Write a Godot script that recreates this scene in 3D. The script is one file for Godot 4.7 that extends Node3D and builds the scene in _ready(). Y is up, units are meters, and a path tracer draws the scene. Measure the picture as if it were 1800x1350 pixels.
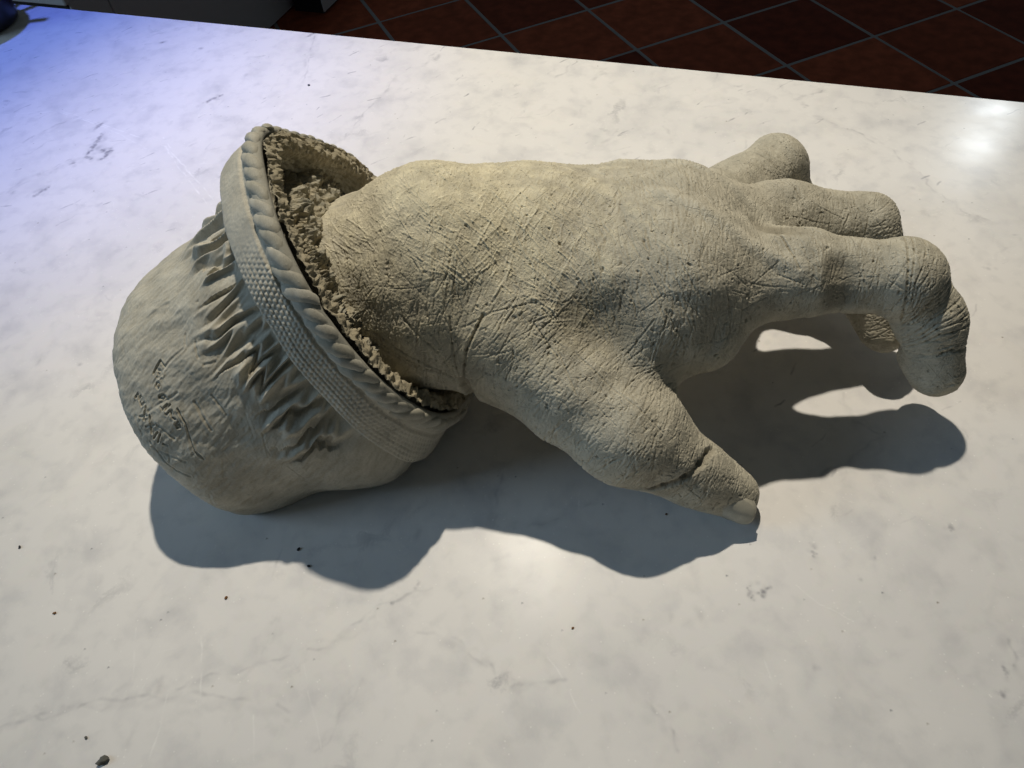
extends Node3D
# A clay hand in a sleeve on a marble table. Units are metres; y = 0 is the table top.

var rng := RandomNumberGenerator.new()
var clay_relief: ImageTexture
var clay_tone: ImageTexture
var names := {}

func _ready() -> void:
	rng.seed = 7
	set_view_and_light()
	build_floor()
	build_table()
	build_cabinets()
	build_lamps()
	build_fill_panel()
	make_clay_textures()
	build_sculpture()
	build_pot()
	build_crumbs()

# ---------------------------------------------------------------- view and light
const KEY := Vector3(-0.48, 2.60, -1.08)
const COOL := Vector3(1.07, 1.72, -3.40)
const FILL_AT := Vector3(-2.50, 1.40, 1.30)  # unseen panel, added to fill the shadows with cool light
const INWARD := Vector3(0.88, 0.0, -0.475)
const BLUE := Vector3(-1.10, 1.50, -0.60)

func set_view_and_light() -> void:
	var cam := Camera3D.new()
	cam.name = "camera"
	var r := Vector3(0.943439, -0.0754656, -0.3228433)
	var u := Vector3(-0.204533, 0.633901, -0.7458792)
	cam.transform = Transform3D(Basis(r, u, r.cross(u)).orthonormalized(), Vector3(0.160010, 0.472, 0.357262))
	cam.fov = 53.06
	cam.near = 0.02
	cam.far = 60.0
	add_child(cam)
	cam.current = true
	var we := WorldEnvironment.new()
	we.name = "environment"
	var e := Environment.new()
	e.background_mode = Environment.BG_COLOR
	e.background_color = Color(0.036, 0.045, 0.050).linear_to_srgb()
	e.tonemap_mode = Environment.TONE_MAPPER_LINEAR
	e.tonemap_exposure = 1.0
	e.sdfgi_enabled = true
	e.ssao_enabled = true
	e.ssil_enabled = true
	we.environment = e
	add_child(we)
	spot("key_spot", KEY, Vector3(-0.08, 0, -0.22), 7.7, Color(1.0, 0.92, 0.78), 17.0, 1.0, 0.035)
	spot("cool_spot", COOL, Vector3(0.43, 0, -0.47), 1.7, Color(0.84, 0.93, 1.0), 3.7, 1.0, 0.03)
	spot("blue_spot", BLUE, Vector3(-0.76, 0, -0.33), 2.0, Color(0.13, 0.22, 1.0), 20.0, 1.0, 0.03)
	var w := AreaLight3D.new()  # soft cool fill, added to lighten the shadows
	w.name = "fill_light"
	w.area_size = Vector2(1.1, 1.2)
	w.area_normalize_energy = true
	w.light_color = Color(0.51, 0.73, 1.0).linear_to_srgb()
	w.light_energy = 2.35
	w.area_range = 12.0
	w.area_attenuation = 2.0
	w.shadow_enabled = true
	add_child(w)
	w.look_at_from_position(FILL_AT + INWARD * 0.02, FILL_AT + INWARD, Vector3.UP)

func spot(called: String, at: Vector3, to: Vector3, energy: float, tint: Color, angle: float, blend: float, size: float) -> void:
	var s := SpotLight3D.new()
	s.name = called
	s.light_color = tint.linear_to_srgb()
	s.light_energy = energy
	s.spot_angle = angle
	s.spot_angle_attenuation = blend
	s.spot_attenuation = 2.0
	s.spot_range = 12.0
	s.light_size = size
	s.shadow_enabled = true
	add_child(s)
	s.look_at_from_position(at, to, Vector3(0, 0, 1))

# ---------------------------------------------------------------- helpers
func numbered(called: String) -> String:
	var n: int = names.get(called, 0)
	names[called] = n + 1
	return called if n == 0 else "%s_%03d" % [called, n]

func thing(called: String, label: String, category: String, at := Vector3.ZERO, group := "") -> Node3D:
	var o := Node3D.new()
	o.name = numbered(called)
	o.position = at
	add_child(o)
	tag(o, label, category, group)
	return o

func tag(o: Node, label: String, category: String, group := "") -> void:
	o.set_meta("label", label)
	o.set_meta("category", category)
	if group != "":
		o.set_meta("group", group)

func part(called: String, mesh: Mesh, mat: Material, parent: Node) -> MeshInstance3D:
	var m := MeshInstance3D.new()
	m.name = called
	m.mesh = mesh
	m.material_override = mat
	parent.add_child(m, true)
	return m

func mat(c: Color, rough := 0.8, spec := 0.5) -> StandardMaterial3D:
	var m := StandardMaterial3D.new()
	m.albedo_color = c.linear_to_srgb()
	m.roughness = rough
	m.metallic_specular = spec
	return m

func noise(sd: int, freq: float, octaves := 3, kind := FastNoiseLite.TYPE_SIMPLEX_SMOOTH) -> FastNoiseLite:
	var n := FastNoiseLite.new()
	n.seed = sd
	n.noise_type = kind
	n.frequency = freq
	n.fractal_octaves = octaves
	return n

func mesh_of(v: PackedVector3Array, idx: PackedInt32Array, uv := PackedVector2Array(), col := PackedColorArray()) -> ArrayMesh:
	var nn := normals_of(v, idx)
	var a := []
	a.resize(Mesh.ARRAY_MAX)
	a[Mesh.ARRAY_VERTEX] = v
	a[Mesh.ARRAY_NORMAL] = nn
	a[Mesh.ARRAY_INDEX] = idx
	if uv.size():
		a[Mesh.ARRAY_TEX_UV] = uv
	if col.size():
		a[Mesh.ARRAY_COLOR] = col
	var m := ArrayMesh.new()
	m.add_surface_from_arrays(Mesh.PRIMITIVE_TRIANGLES, a)
	return m

func normals_of(v: PackedVector3Array, idx: PackedInt32Array) -> PackedVector3Array:
	var nn := PackedVector3Array()
	nn.resize(v.size())
	for i in range(0, idx.size(), 3):
		var a := idx[i]
		var b := idx[i + 1]
		var c := idx[i + 2]
		var f := (v[c] - v[a]).cross(v[b] - v[a])
		nn[a] += f
		nn[b] += f
		nn[c] += f
	for i in nn.size():
		nn[i] = nn[i].normalized()
	return nn

# a box with chamfered edges, flat shaded; sits with its centre at c
func slab(c: Vector3, s: Vector3, bev: float, uv_scale := Vector4(0, 0, 0, 0)) -> ArrayMesh:
	var st := SurfaceTool.new()
	st.begin(Mesh.PRIMITIVE_TRIANGLES)
	st.set_smooth_group(-1)
	var h := s * 0.5
	var pt := func(sx: float, sy: float, sz: float, ax: int) -> Vector3:
		var p := Vector3(sx * (h.x - (0.0 if ax == 0 else bev)), sy * (h.y - (0.0 if ax == 1 else bev)), sz * (h.z - (0.0 if ax == 2 else bev)))
		return c + p
	var quads := []
	for ax in 3:
		for sg in [-1.0, 1.0]:
			var q := []
			for k in [[-1.0, -1.0], [1.0, -1.0], [1.0, 1.0], [-1.0, 1.0]]:
				var d := [0.0, 0.0, 0.0]
				d[ax] = sg
				d[(ax + 1) % 3] = k[0]
				d[(ax + 2) % 3] = k[1]
				q.append(pt.call(d[0], d[1], d[2], ax))
			quads.append([q, c])
	for ax in 3:   # edges along ax
		for k in [[-1.0, -1.0], [1.0, -1.0], [1.0, 1.0], [-1.0, 1.0]]:
			var q := []
			for e in [[-1.0, 1], [1.0, 1], [1.0, 2], [-1.0, 2]]:
				var d := [0.0, 0.0, 0.0]
				d[ax] = e[0]
				d[(ax + 1) % 3] = k[0]
				d[(ax + 2) % 3] = k[1]
				var p: Vector3 = pt.call(d[0], d[1], d[2], (ax + e[1]) % 3)
				q.append(p)
			quads.append([q, c])
	for qq in quads:
		var q: Array = qq[0]
		var mid: Vector3 = (q[0] + q[1] + q[2] + q[3]) * 0.25 - c
		var nrm: Vector3 = (q[1] - q[0]).cross(q[2] - q[0])
		var order := [0, 1, 2, 0, 2, 3] if nrm.dot(mid) < 0 else [0, 2, 1, 0, 3, 2]
		for i in order:
			var p: Vector3 = q[i]
			if uv_scale != Vector4(0, 0, 0, 0):
				st.set_uv(Vector2((p.x - uv_scale.x) / uv_scale.z, (p.z - uv_scale.y) / uv_scale.w))
			st.add_vertex(p)
	# corners
	for sx in [-1.0, 1.0]:
		for sy in [-1.0, 1.0]:
			for sz in [-1.0, 1.0]:
				var t := [pt.call(sx, sy, sz, 0), pt.call(sx, sy, sz, 1), pt.call(sx, sy, sz, 2)]
				var nrm2: Vector3 = (t[1] - t[0]).cross(t[2] - t[0])
				var o2 := [0, 1, 2] if nrm2.dot(t[0] - c) < 0 else [0, 2, 1]
				for i in o2:
					var p: Vector3 = t[i]
					if uv_scale != Vector4(0, 0, 0, 0):
						st.set_uv(Vector2((p.x - uv_scale.x) / uv_scale.z, (p.z - uv_scale.y) / uv_scale.w))
					st.add_vertex(p)
	st.generate_normals()
	return st.commit()

# a surface of revolution about y from [radius, height] pairs
func lathe(prof: Array, seg := 40) -> ArrayMesh:
	var v := PackedVector3Array()
	var idx := PackedInt32Array()
	for k in prof.size():
		for i in seg:
			var a := TAU * i / seg
			v.append(Vector3(cos(a) * prof[k][0], prof[k][1], sin(a) * prof[k][0]))
	for k in prof.size() - 1:
		for i in seg:
			var j := (i + 1) % seg
			idx.append_array([k * seg + i, k * seg + j, (k + 1) * seg + j, k * seg + i, (k + 1) * seg + j, (k + 1) * seg + i])
	return mesh_of(v, idx)

func rod(a: Vector3, b: Vector3, ra: float, rb: float, seg := 12) -> ArrayMesh:
	var ax := (b - a).normalized()
	var s := ax.cross(Vector3(0.3, 0.2, 0.9)).normalized()
	var t := ax.cross(s)
	var v := PackedVector3Array()
	var idx := PackedInt32Array()
	var rows := [[a - ax * ra * 0.4, 0.0], [a - ax * ra * 0.3, ra * 0.7], [a, ra], [b, rb], [b + ax * rb * 0.5, rb * 0.75], [b + ax * rb * 0.7, 0.0]]
	for k in rows.size():
		for i in seg:
			var th := TAU * i / seg
			v.append(rows[k][0] + (s * cos(th) + t * sin(th)) * rows[k][1])
	for k in rows.size() - 1:
		for i in seg:
			var j := (i + 1) % seg
			idx.append_array([k * seg + i, (k + 1) * seg + j, k * seg + j, k * seg + i, (k + 1) * seg + i, (k + 1) * seg + j])
	return mesh_of(v, idx)

# ---------------------------------------------------------------- floor
const FLOOR_Y := -0.78

func build_floor() -> void:
	var grout := mat(Color(0.27, 0.255, 0.24), 0.95)
	var gt := noise(41, 0.02, 4)
	var fl := part("floor", slab(Vector3(-0.4, FLOOR_Y - 0.0505, -1.7), Vector3(8.0, 0.1, 7.0), 0.002), grout, self)
	fl.set_meta("kind", "structure")
	var img := gt.get_seamless_image(256, 256)
	var mats := []
	for k in 5:
		var m := mat(Color(0.19, 0.036, 0.016).lerp(Color(0.40, 0.095, 0.042), [0.0, 0.25, 0.5, 0.75, 1.0][k]), 0.50 + 0.03 * k, 0.2)
		m.albedo_texture = tone_texture(img, 0.78, 1.0)
		m.uv1_triplanar = true
		m.uv1_scale = Vector3(3, 3, 3)
		m.uv1_offset = Vector3(0.17 * k, 0.3 * k, 0.23 * k)
		mats.append(m)
	# the tiles lie diagonally: two axes at about 45 degrees to the table edge
	var o := Vector3(-0.5542, FLOOR_Y, -2.2528)
	var da := Vector3(0.2271, 0, 0.2395)
	var db := Vector3(0.2395, 0, -0.2271)
	var ang := atan2(-da.z, da.x)
	var shapes := []
	for k in 4:
		shapes.append(slab(Vector3(0, -0.0045, 0), Vector3(0.3165 + 0.001 * (k % 2), 0.012, 0.3165 + 0.0012 * (k / 2)), 0.0010 + 0.0002 * k))
	for a in range(-14, 16):
		for b in range(-14, 16):
			var p := o + da * (a + 0.5) + db * (b + 0.5)
			if p.x < -3.6 or p.x > 2.6 or p.z > -0.30 or p.z < -4.2:
				continue
			var t := part("tile", shapes[rng.randi() % 4], mats[rng.randi() % 5], fl)
			t.position = p + Vector3(0, rng.randf_range(-0.0006, 0.0006), 0)
			t.rotation = Vector3(rng.randf_range(-0.002, 0.002), ang + rng.randf_range(-0.004, 0.004) + PI / 2 * (rng.randi() % 4), rng.randf_range(-0.002, 0.002))

func tone_texture(img: Image, lo: float, hi: float) -> ImageTexture:
	var im: Image = img.duplicate()
	im.convert(Image.FORMAT_L8)
	var d := im.get_data()
	for i in d.size():
		d[i] = int(255.0 * (lo + (hi - lo) * d[i] / 255.0))
	return ImageTexture.create_from_image(Image.create_from_data(im.get_width(), im.get_height(), false, Image.FORMAT_L8, d))

# ---------------------------------------------------------------- table
const TX0 := -1.02
const TZ0 := -0.52
const TW := 1.52
const TH := 0.95
const MW := 2048
const MH := 1280
var dark := PackedByteArray()

func dab(x: float, z: float, rad: float, amount: float) -> void:
	var cx := (x - TX0) / TW * MW
	var cy := (z - TZ0) / TH * MH
	var r := rad / TW * MW
	var x0 := maxi(0, int(cx - r * 2))
	var x1 := mini(MW - 1, int(cx + r * 2) + 1)
	var y0 := maxi(0, int(cy - r * 2))
	var y1 := mini(MH - 1, int(cy + r * 2) + 1)
	for yy in range(y0, y1 + 1):
		for xx in range(x0, x1 + 1):
			var d2 := ((xx - cx) * (xx - cx) + (yy - cy) * (yy - cy)) / (r * r)
			if d2 < 4.0:
				var v := int(amount * exp(-1.6 * d2) * 255.0)
				var k := yy * MW + xx
				var w := dark[k] + v * (255 - dark[k]) / 255
				dark[k] = mini(255, w)

func vein(pts: Array, wid: float, amount: float, rough := 1.0) -> void:
	var n := noise(rng.randi() % 10000, 30.0, 3)
	for i in pts.size() - 1:
		var a: Vector2 = pts[i]
		var b: Vector2 = pts[i + 1]
		var d := (b - a).normalized()
		var side := Vector2(-d.y, d.x)
		var steps := int(a.distance_to(b) / (wid * 0.7)) + 1
		for k in steps:
			var p := a.lerp(b, float(k) / steps)
			var q := p + side * n.get_noise_2d(p.x, p.y) * 0.006 * rough + d * n.get_noise_2d(p.y + 5.0, p.x) * 0.003
			var m := clampf(0.55 + 1.3 * n.get_noise_2d(p.x * 2.0 + 9.0, p.y * 2.0), 0.0, 1.2)
			dab(q.x, q.y, wid * (0.6 + 0.7 * absf(n.get_noise_2d(p.x + 20.0, p.y))), amount * m)

func overlay(base: Image, data: PackedByteArray, tint: Color, strength: float, power := 1.0, lo := 0.0, hi := 1.0) -> void:
	var lut := PackedInt32Array()
	for i in 256:
		var a := pow(clampf((i / 255.0 - lo) / (hi - lo), 0.0, 1.0), power) * strength
		lut.append(int(tint.r * 255) | int(tint.g * 255) << 8 | int(tint.b * 255) << 16 | int(clampf(a, 0, 1) * 255) << 24)
	var o := PackedInt32Array()
	o.resize(data.size())
	for i in data.size():
		o[i] = lut[data[i]]
	var im := Image.create_from_data(base.get_width(), base.get_height(), false, Image.FORMAT_RGBA8, o.to_byte_array())
	base.blend_rect(im, Rect2i(0, 0, base.get_width(), base.get_height()), Vector2i.ZERO)

func marble_texture() -> ImageTexture:
	var base := Image.create(MW, MH, false, Image.FORMAT_RGBA8)
	base.fill(Color(0.905, 0.898, 0.886))
	# broad clouds and fine mottling
	var n1 := noise(3, 0.0035, 4)
	n1.domain_warp_enabled = true
	n1.domain_warp_amplitude = 60.0
	n1.domain_warp_frequency = 0.004
	overlay(base, n1.get_image(MW, MH, false, false, false).get_data(), Color(0.72, 0.725, 0.735), 0.20, 1.0, 0.45, 0.95)
	var n2 := noise(8, 0.012, 4)
	n2.domain_warp_enabled = true
	n2.domain_warp_amplitude = 40.0
	n2.domain_warp_frequency = 0.006
	overlay(base, n2.get_image(MW, MH, false, false, false).get_data(), Color(0.64, 0.645, 0.67), 0.34, 1.3, 0.5, 0.95)
	var n5 := noise(23, 0.035, 4)
	n5.domain_warp_enabled = true
	n5.domain_warp_amplitude = 18.0
	n5.domain_warp_frequency = 0.012
	overlay(base, n5.get_image(MW, MH, false, false, false).get_data(), Color(0.62, 0.625, 0.645), 0.20, 1.4, 0.5, 0.95)
	var n3 := noise(19, 0.009, 3)
	overlay(base, n3.get_image(MW, MH, false, false, false).get_data(), Color(0.96, 0.94, 0.90), 0.22, 1.0, 0.5, 1.0)
	# hairline veins: ridges of a warped noise, kept only in some areas
	var n4 := noise(27, 0.0042, 4)
	n4.fractal_type = FastNoiseLite.FRACTAL_RIDGED
	n4.domain_warp_enabled = true
	n4.domain_warp_amplitude = 75.0
	n4.domain_warp_frequency = 0.005
	var rd := n4.get_image(MW, MH, false, false, false).get_data()
	var keep := noise(55, 0.004, 2).get_image(MW, MH, false, false, false).get_data()
	for i in rd.size():
		rd[i] = maxi(0, rd[i] - 214) * 6 * maxi(0, keep[i] - 96) / 160 if rd[i] > 214 else 0
	overlay(base, rd, Color(0.46, 0.465, 0.49), 0.5)
	# single veins, blotches and specks where the stone has them
	dark.resize(MW * MH)
	dark.fill(0)
	var veins := [
		[Vector2(-0.217, 0.339), Vector2(-0.189, 0.321), Vector2(-0.148, 0.300), Vector2(-0.118, 0.282)],
		[Vector2(-0.118, 0.282), Vector2(-0.084, 0.262), Vector2(-0.054, 0.243)],
		[Vector2(-0.054, 0.243), Vector2(-0.034, 0.218), Vector2(-0.016, 0.196), Vector2(0.005, 0.178)],
		[Vector2(-0.200, 0.328), Vector2(-0.156, 0.307), Vector2(-0.113, 0.289), Vector2(-0.044, 0.276)],
		[Vector2(-0.020, 0.292), Vector2(-0.017, 0.268), Vector2(-0.013, 0.245)],
		[Vector2(0.009, 0.207), Vector2(0.034, 0.209), Vector2(0.059, 0.216)],
		[Vector2(0.059, 0.216), Vector2(0.069, 0.222), Vector2(0.077, 0.221)],
		[Vector2(0.191, -0.432), Vector2(0.232, -0.414), Vector2(0.266, -0.390), Vector2(0.287, -0.366)],
		[Vector2(0.287, -0.366), Vector2(0.308, -0.333), Vector2(0.332, -0.304), Vector2(0.355, -0.297)],
		[Vector2(0.170, -0.462), Vector2(0.192, -0.484), Vector2(0.203, -0.499)],
		[Vector2(0.350, 0.107), Vector2(0.351, 0.121), Vector2(0.355, 0.133)],
		[Vector2(0.153, 0.207), Vector2(0.171, 0.218), Vector2(0.180, 0.228)],
		[Vector2(0.077, 0.224), Vector2(0.095, 0.213), Vector2(0.107, 0.208)],
		[Vector2(-0.676, -0.195), Vector2(-0.653, -0.249), Vector2(-0.627, -0.280)],
		[Vector2(-0.683, -0.450), Vector2(-0.644, -0.490)],
		[Vector2(-0.402, -0.378), Vector2(-0.451, -0.507)],
		[Vector2(-0.629, -0.106), Vector2(-0.612, -0.142), Vector2(-0.588, -0.180)],
		[Vector2(0.236, 0.021), Vector2(0.257, -0.003), Vector2(0.278, -0.029)],
		[Vector2(0.042, 0.123), Vector2(0.070, 0.105), Vector2(0.096, 0.083)],
		[Vector2(0.019, 0.081), Vector2(0.023, 0.105), Vector2(0.027, 0.127)],
		[Vector2(0.245, -0.059), Vector2(0.255, -0.033), Vector2(0.278, -0.029)],
		[Vector2(-0.297, -0.267), Vector2(-0.293, -0.427)],
	]
	for v in veins:
		vein(v, 0.0018, 0.075)
		vein(v, 0.0048, 0.045, 1.3)
		vein(v, 0.0028, 0.035, 2.0)
	for k in 520:   # short wisps, all lying much the same way in the slab
		var p := Vector2(rng.randf_range(-1.0, 0.48), rng.randf_range(-0.51, 0.42))
		var near := smoothstep(-0.1, -0.35, p.y)
		if rng.randf() > 0.35 + 0.65 * near:
			continue
		var ang := rng.randfn(-1.05, 0.45)
		var ln := rng.randf_range(0.008, 0.045)
		vein([p, p + Vector2(cos(ang), sin(ang)) * ln], rng.randf_range(0.0012, 0.0040), rng.randf_range(0.015, 0.065), 1.2)
	for k in 210:   # crisper dashes, most of them towards the far left
		var p := Vector2(-0.95 + 1.35 * pow(rng.randf(), 1.3), rng.randf_range(-0.5, 0.05))
		var ang := rng.randfn(-0.95, 0.25)
		vein([p, p + Vector2(cos(ang), sin(ang)) * rng.randf_range(0.005, 0.022)], rng.randf_range(0.0007, 0.0014), rng.randf_range(0.06, 0.26), 0.5)
	for b in [Vector4(0.319, 0.038, 0.0026, 0.20), Vector4(0.237, 0.078, 0.0026, 0.14), Vector4(0.238, 0.083, 0.0015, 0.30), Vector4(0.274, 0.076, 0.0026, 0.16), Vector4(0.266, 0.092, 0.0033, 0.12), Vector4(0.341, -0.293, 0.0051, 0.16), Vector4(0.353, -0.230, 0.0044, 0.12), Vector4(0.107, -0.479, 0.0051, 0.12), Vector4(0.180, -0.453, 0.0043, 0.16), Vector4(0.014, -0.325, 0.0041, 0.10), Vector4(-0.016, 0.196, 0.0019, 0.25), Vector4(-0.007, 0.179, 0.0023, 0.20), Vector4(0.352, 0.124, 0.0023, 0.16), Vector4(0.346, 0.142, 0.0023, 0.20), Vector4(0.244, 0.159, 0.0030, 0.09), Vector4(0.311, -0.130, 0.0031, 0.10), Vector4(-0.652, -0.440, 0.0054, 0.30), Vector4(-0.589, -0.436, 0.0053, 0.16), Vector4(0.317, -0.221, 0.0039, 0.12), Vector4(0.288, -0.329, 0.0043, 0.10), Vector4(-0.086, 0.230, 0.0033, 0.08), Vector4(-0.378, -0.006, 0.0042, 0.10), Vector4(-0.369, 0.078, 0.0034, 0.12), Vector4(0.285, -0.251, 0.0046, 0.10)]:
		for k in 6:
			dab(b.x + rng.randfn() * b.z * 0.5, b.y + rng.randfn() * b.z * 0.5, b.z * rng.randf_range(0.25, 0.8), b.w * rng.randf_range(0.2, 0.7))
	for q in [[Vector2(-0.6043, -0.2520), Vector2(-0.6044, -0.2373)], [Vector2(-0.5895, -0.2332), Vector2(-0.5837, -0.2155), Vector2(-0.5789, -0.1912)], [Vector2(-0.5687, -0.2048), Vector2(-0.5587, -0.2002), Vector2(-0.5550, -0.2079)], [Vector2(-0.5557, -0.1863), Vector2(-0.5543, -0.1967), Vector2(-0.5528, -0.2061)], [Vector2(-0.5788, -0.1890), Vector2(-0.5667, -0.1860)], [Vector2(-0.5863, -0.1705), Vector2(-0.5826, -0.1758)], [Vector2(0.2007, 0.1169), Vector2(0.2023, 0.1233), Vector2(0.2042, 0.1271)], [Vector2(0.2069, 0.1211), Vector2(0.2100, 0.1177), Vector2(0.2138, 0.1146)], [Vector2(0.2092, 0.1224), Vector2(0.2117, 0.1200)], [Vector2(0.2358, 0.0818), Vector2(0.2380, 0.0862)], [Vector2(0.3462, 0.1258), Vector2(0.3484, 0.1285), Vector2(0.3507, 0.1312)], [Vector2(0.3431, 0.1424), Vector2(0.3478, 0.1429)], [Vector2(-0.4561, -0.4924), Vector2(-0.4497, -0.5061)], [Vector2(0.3188, 0.0389), Vector2(0.3215, 0.0407)], [Vector2(-0.5028, -0.3187), Vector2(-0.4901, -0.3395)], [Vector2(-0.5853, -0.1114), Vector2(-0.5808, -0.1299)]]:
		var far: float = 1.7 if q[0].y < -0.1 else 1.0
		for i in q.size() - 1:
			var steps := int(q[i].distance_to(q[i + 1]) / 0.0006)
			for k in steps:
				var e: Vector2 = q[i].lerp(q[i + 1], float(k) / steps) + Vector2(rng.randfn(), rng.randfn()) * 0.0007 * far
				dab(e.x, e.y, rng.randf_range(0.0005, 0.0015) * far, rng.randf_range(0.02, 0.24))
				if k % 3 == 0:
					dab(e.x + rng.randfn() * 0.003 * far, e.y + rng.randfn() * 0.003 * far, 0.0022 * far, 0.05)
	overlay(base, dark, Color(0.22, 0.22, 0.27), 0.92)
	# pale scratches
	dark.fill(0)
	for s in [[Vector2(-0.751, -0.239), Vector2(-0.682, -0.262), Vector2(-0.590, -0.244), Vector2(-0.513, -0.217)], [Vector2(-0.674, -0.264), Vector2(-0.592, -0.247), Vector2(-0.495, -0.226), Vector2(-0.428, -0.184)],
			[Vector2(-0.495, -0.226), Vector2(-0.460, -0.198), Vector2(-0.398, -0.155), Vector2(-0.358, -0.126)], [Vector2(-0.483, -0.220), Vector2(-0.441, -0.191), Vector2(-0.383, -0.154)],
			[Vector2(-0.442, -0.204), Vector2(-0.414, -0.212)], [Vector2(-0.509, -0.243), Vector2(-0.486, -0.223)], [Vector2(-0.135, 0.241), Vector2(-0.114, 0.274), Vector2(-0.098, 0.299)],
			[Vector2(-0.173, 0.261), Vector2(-0.150, 0.296)], [Vector2(-0.055, 0.248), Vector2(-0.026, 0.281), Vector2(-0.012, 0.299)], [Vector2(-0.128, 0.285), Vector2(-0.113, 0.329)],
			[Vector2(-0.067, 0.287), Vector2(-0.053, 0.309)], [Vector2(0.090, 0.199), Vector2(0.109, 0.214), Vector2(0.121, 0.227)], [Vector2(0.078, 0.079), Vector2(0.082, 0.102)],
			[Vector2(0.229, 0.109), Vector2(0.244, 0.117), Vector2(0.264, 0.122)], [Vector2(-0.314, 0.234), Vector2(-0.301, 0.225)]]:
		vein(s, 0.0006 if s[0].y > -0.1 else 0.0012, 0.55, 0.25)
	for k in 90:
		var p := Vector2(rng.randf_range(-0.6, 0.4), rng.randf_range(-0.45, 0.4))
		var ang := rng.randf() * TAU
		vein([p, p + Vector2(cos(ang), sin(ang)) * rng.randf_range(0.005, 0.03)], 0.0005, rng.randf_range(0.1, 0.35), 0.1)
	overlay(base, dark, Color(0.97, 0.965, 0.955), 0.85)
	# glints of calcite grains painted as pale specks, then pinholes
	for k in 5200:
		var g := Vector2i(rng.randi() % MW, rng.randi() % MH)
		base.set_pixel(g.x, g.y, base.get_pixel(g.x, g.y).lerp(Color(0.99, 0.985, 0.97), rng.randf_range(0.3, 0.9)))
	for k in 420:
		var g := Vector2i(rng.randi() % (MW - 1), rng.randi() % (MH - 1))
		var c := Color(0.38, 0.33, 0.27) if rng.randf() < 0.4 else Color(0.40, 0.40, 0.42)
		var w := rng.randf_range(0.2, 0.7)
		base.set_pixel(g.x, g.y, base.get_pixel(g.x, g.y).lerp(c, w))
		base.set_pixel(g.x + 1, g.y, base.get_pixel(g.x + 1, g.y).lerp(c, w * 0.5))
		base.set_pixel(g.x, g.y + 1, base.get_pixel(g.x, g.y + 1).lerp(c, w * 0.4))
	base.convert(Image.FORMAT_RGB8)
	return ImageTexture.create_from_image(base)

func build_table() -> void:
	var t := thing("marble_table", "long table with a white marble top veined in grey, carrying the clay hand", "table", Vector3(-0.25, FLOOR_Y, 0.2))
	var marble := StandardMaterial3D.new()
	marble.albedo_texture = marble_texture()
	marble.albedo_color = Color(0.97, 0.965, 0.96)
	marble.metallic_specular = 0.135
	marble.roughness = 1.0
	var rn := noise(77, 0.02, 4)
	marble.roughness_texture = tone_texture(rn.get_seamless_image(512, 512), 0.15, 0.27)
	marble.roughness_texture_channel = BaseMaterial3D.TEXTURE_CHANNEL_RED
	var top := part("marble_top", slab(Vector3(-0.25, -0.015, 0.2), Vector3(2.6, 0.03, 1.409), 0.0025, Vector4(TX0, TZ0, TW, TH)), marble, t)
	top.position = -t.position
	var wood := mat(Color(0.05, 0.035, 0.025), 0.6)
	part("apron", slab(Vector3(0, 0.70, 0), Vector3(2.4, 0.098, 1.2), 0.003), wood, t)
	for sx in [-1.0, 1.0]:
		for sz in [-1.0, 1.0]:
			part("leg", slab(Vector3(1.14 * sx, 0.325, 0.54 * sz), Vector3(0.08, 0.651, 0.08), 0.004), wood, t)

# ---------------------------------------------------------------- cabinets beyond the table
func build_cabinets() -> void:
	var white := mat(Color(0.60, 0.61, 0.62), 0.5)
	var gap := mat(Color(0.03, 0.03, 0.03), 0.8)
	var knob := mat(Color(0.4, 0.4, 0.4), 0.35)
	knob.metallic = 1.0
	var a := thing("white_cabinet", "low white cabinet side panel at the top left behind the table", "cabinet", Vector3(-2.0, FLOOR_Y, -2.0))
	part("body", slab(Vector3(0.036, 0.235, 0), Vector3(0.64, 0.39, 1.68), 0.002), gap, a)
	part("plinth", slab(Vector3(0.03, 0.02, 0), Vector3(0.62, 0.04, 1.66), 0.002), gap, a)
	part("side_panel", slab(Vector3(0.359, 0.22, -0.06), Vector3(0.006, 0.43, 1.54), 0.0015), white, a)
	part("side_panel", slab(Vector3(0.359, 0.22, 0.775), Vector3(0.006, 0.43, 0.124), 0.0015), white, a)
	part("top", slab(Vector3(0.036, 0.4425, 0), Vector3(0.652, 0.025, 1.70), 0.003), white, a)
	part("knob", lathe([[0.0, 0.46], [0.012, 0.459], [0.015, 0.456], [0.012, 0.4555]], 16), knob, a)
	var b := thing("drawer_unit", "narrow white drawer unit beside the low white cabinet, cut off by the top edge", "cabinet", Vector3(-1.555, FLOOR_Y, -2.36))
	var brown := mat(Color(0.05, 0.02, 0.010), 0.6)
	part("body", slab(Vector3(0, 0.36, 0), Vector3(0.130, 0.62, 0.60), 0.002), gap, b)
	part("side_panel", slab(Vector3(0.068, 0.36, 0), Vector3(0.006, 0.70, 0.61), 0.0015), white, b)
	part("plinth", slab(Vector3(0, 0.025, 0), Vector3(0.124, 0.05, 0.59), 0.002), gap, b)
	for k in 3:
		part("drawer_front", slab(Vector3(0, 0.16 + 0.2 * k, 0.307), Vector3(0.128, 0.19, 0.012), 0.002), brown, b)

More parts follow.
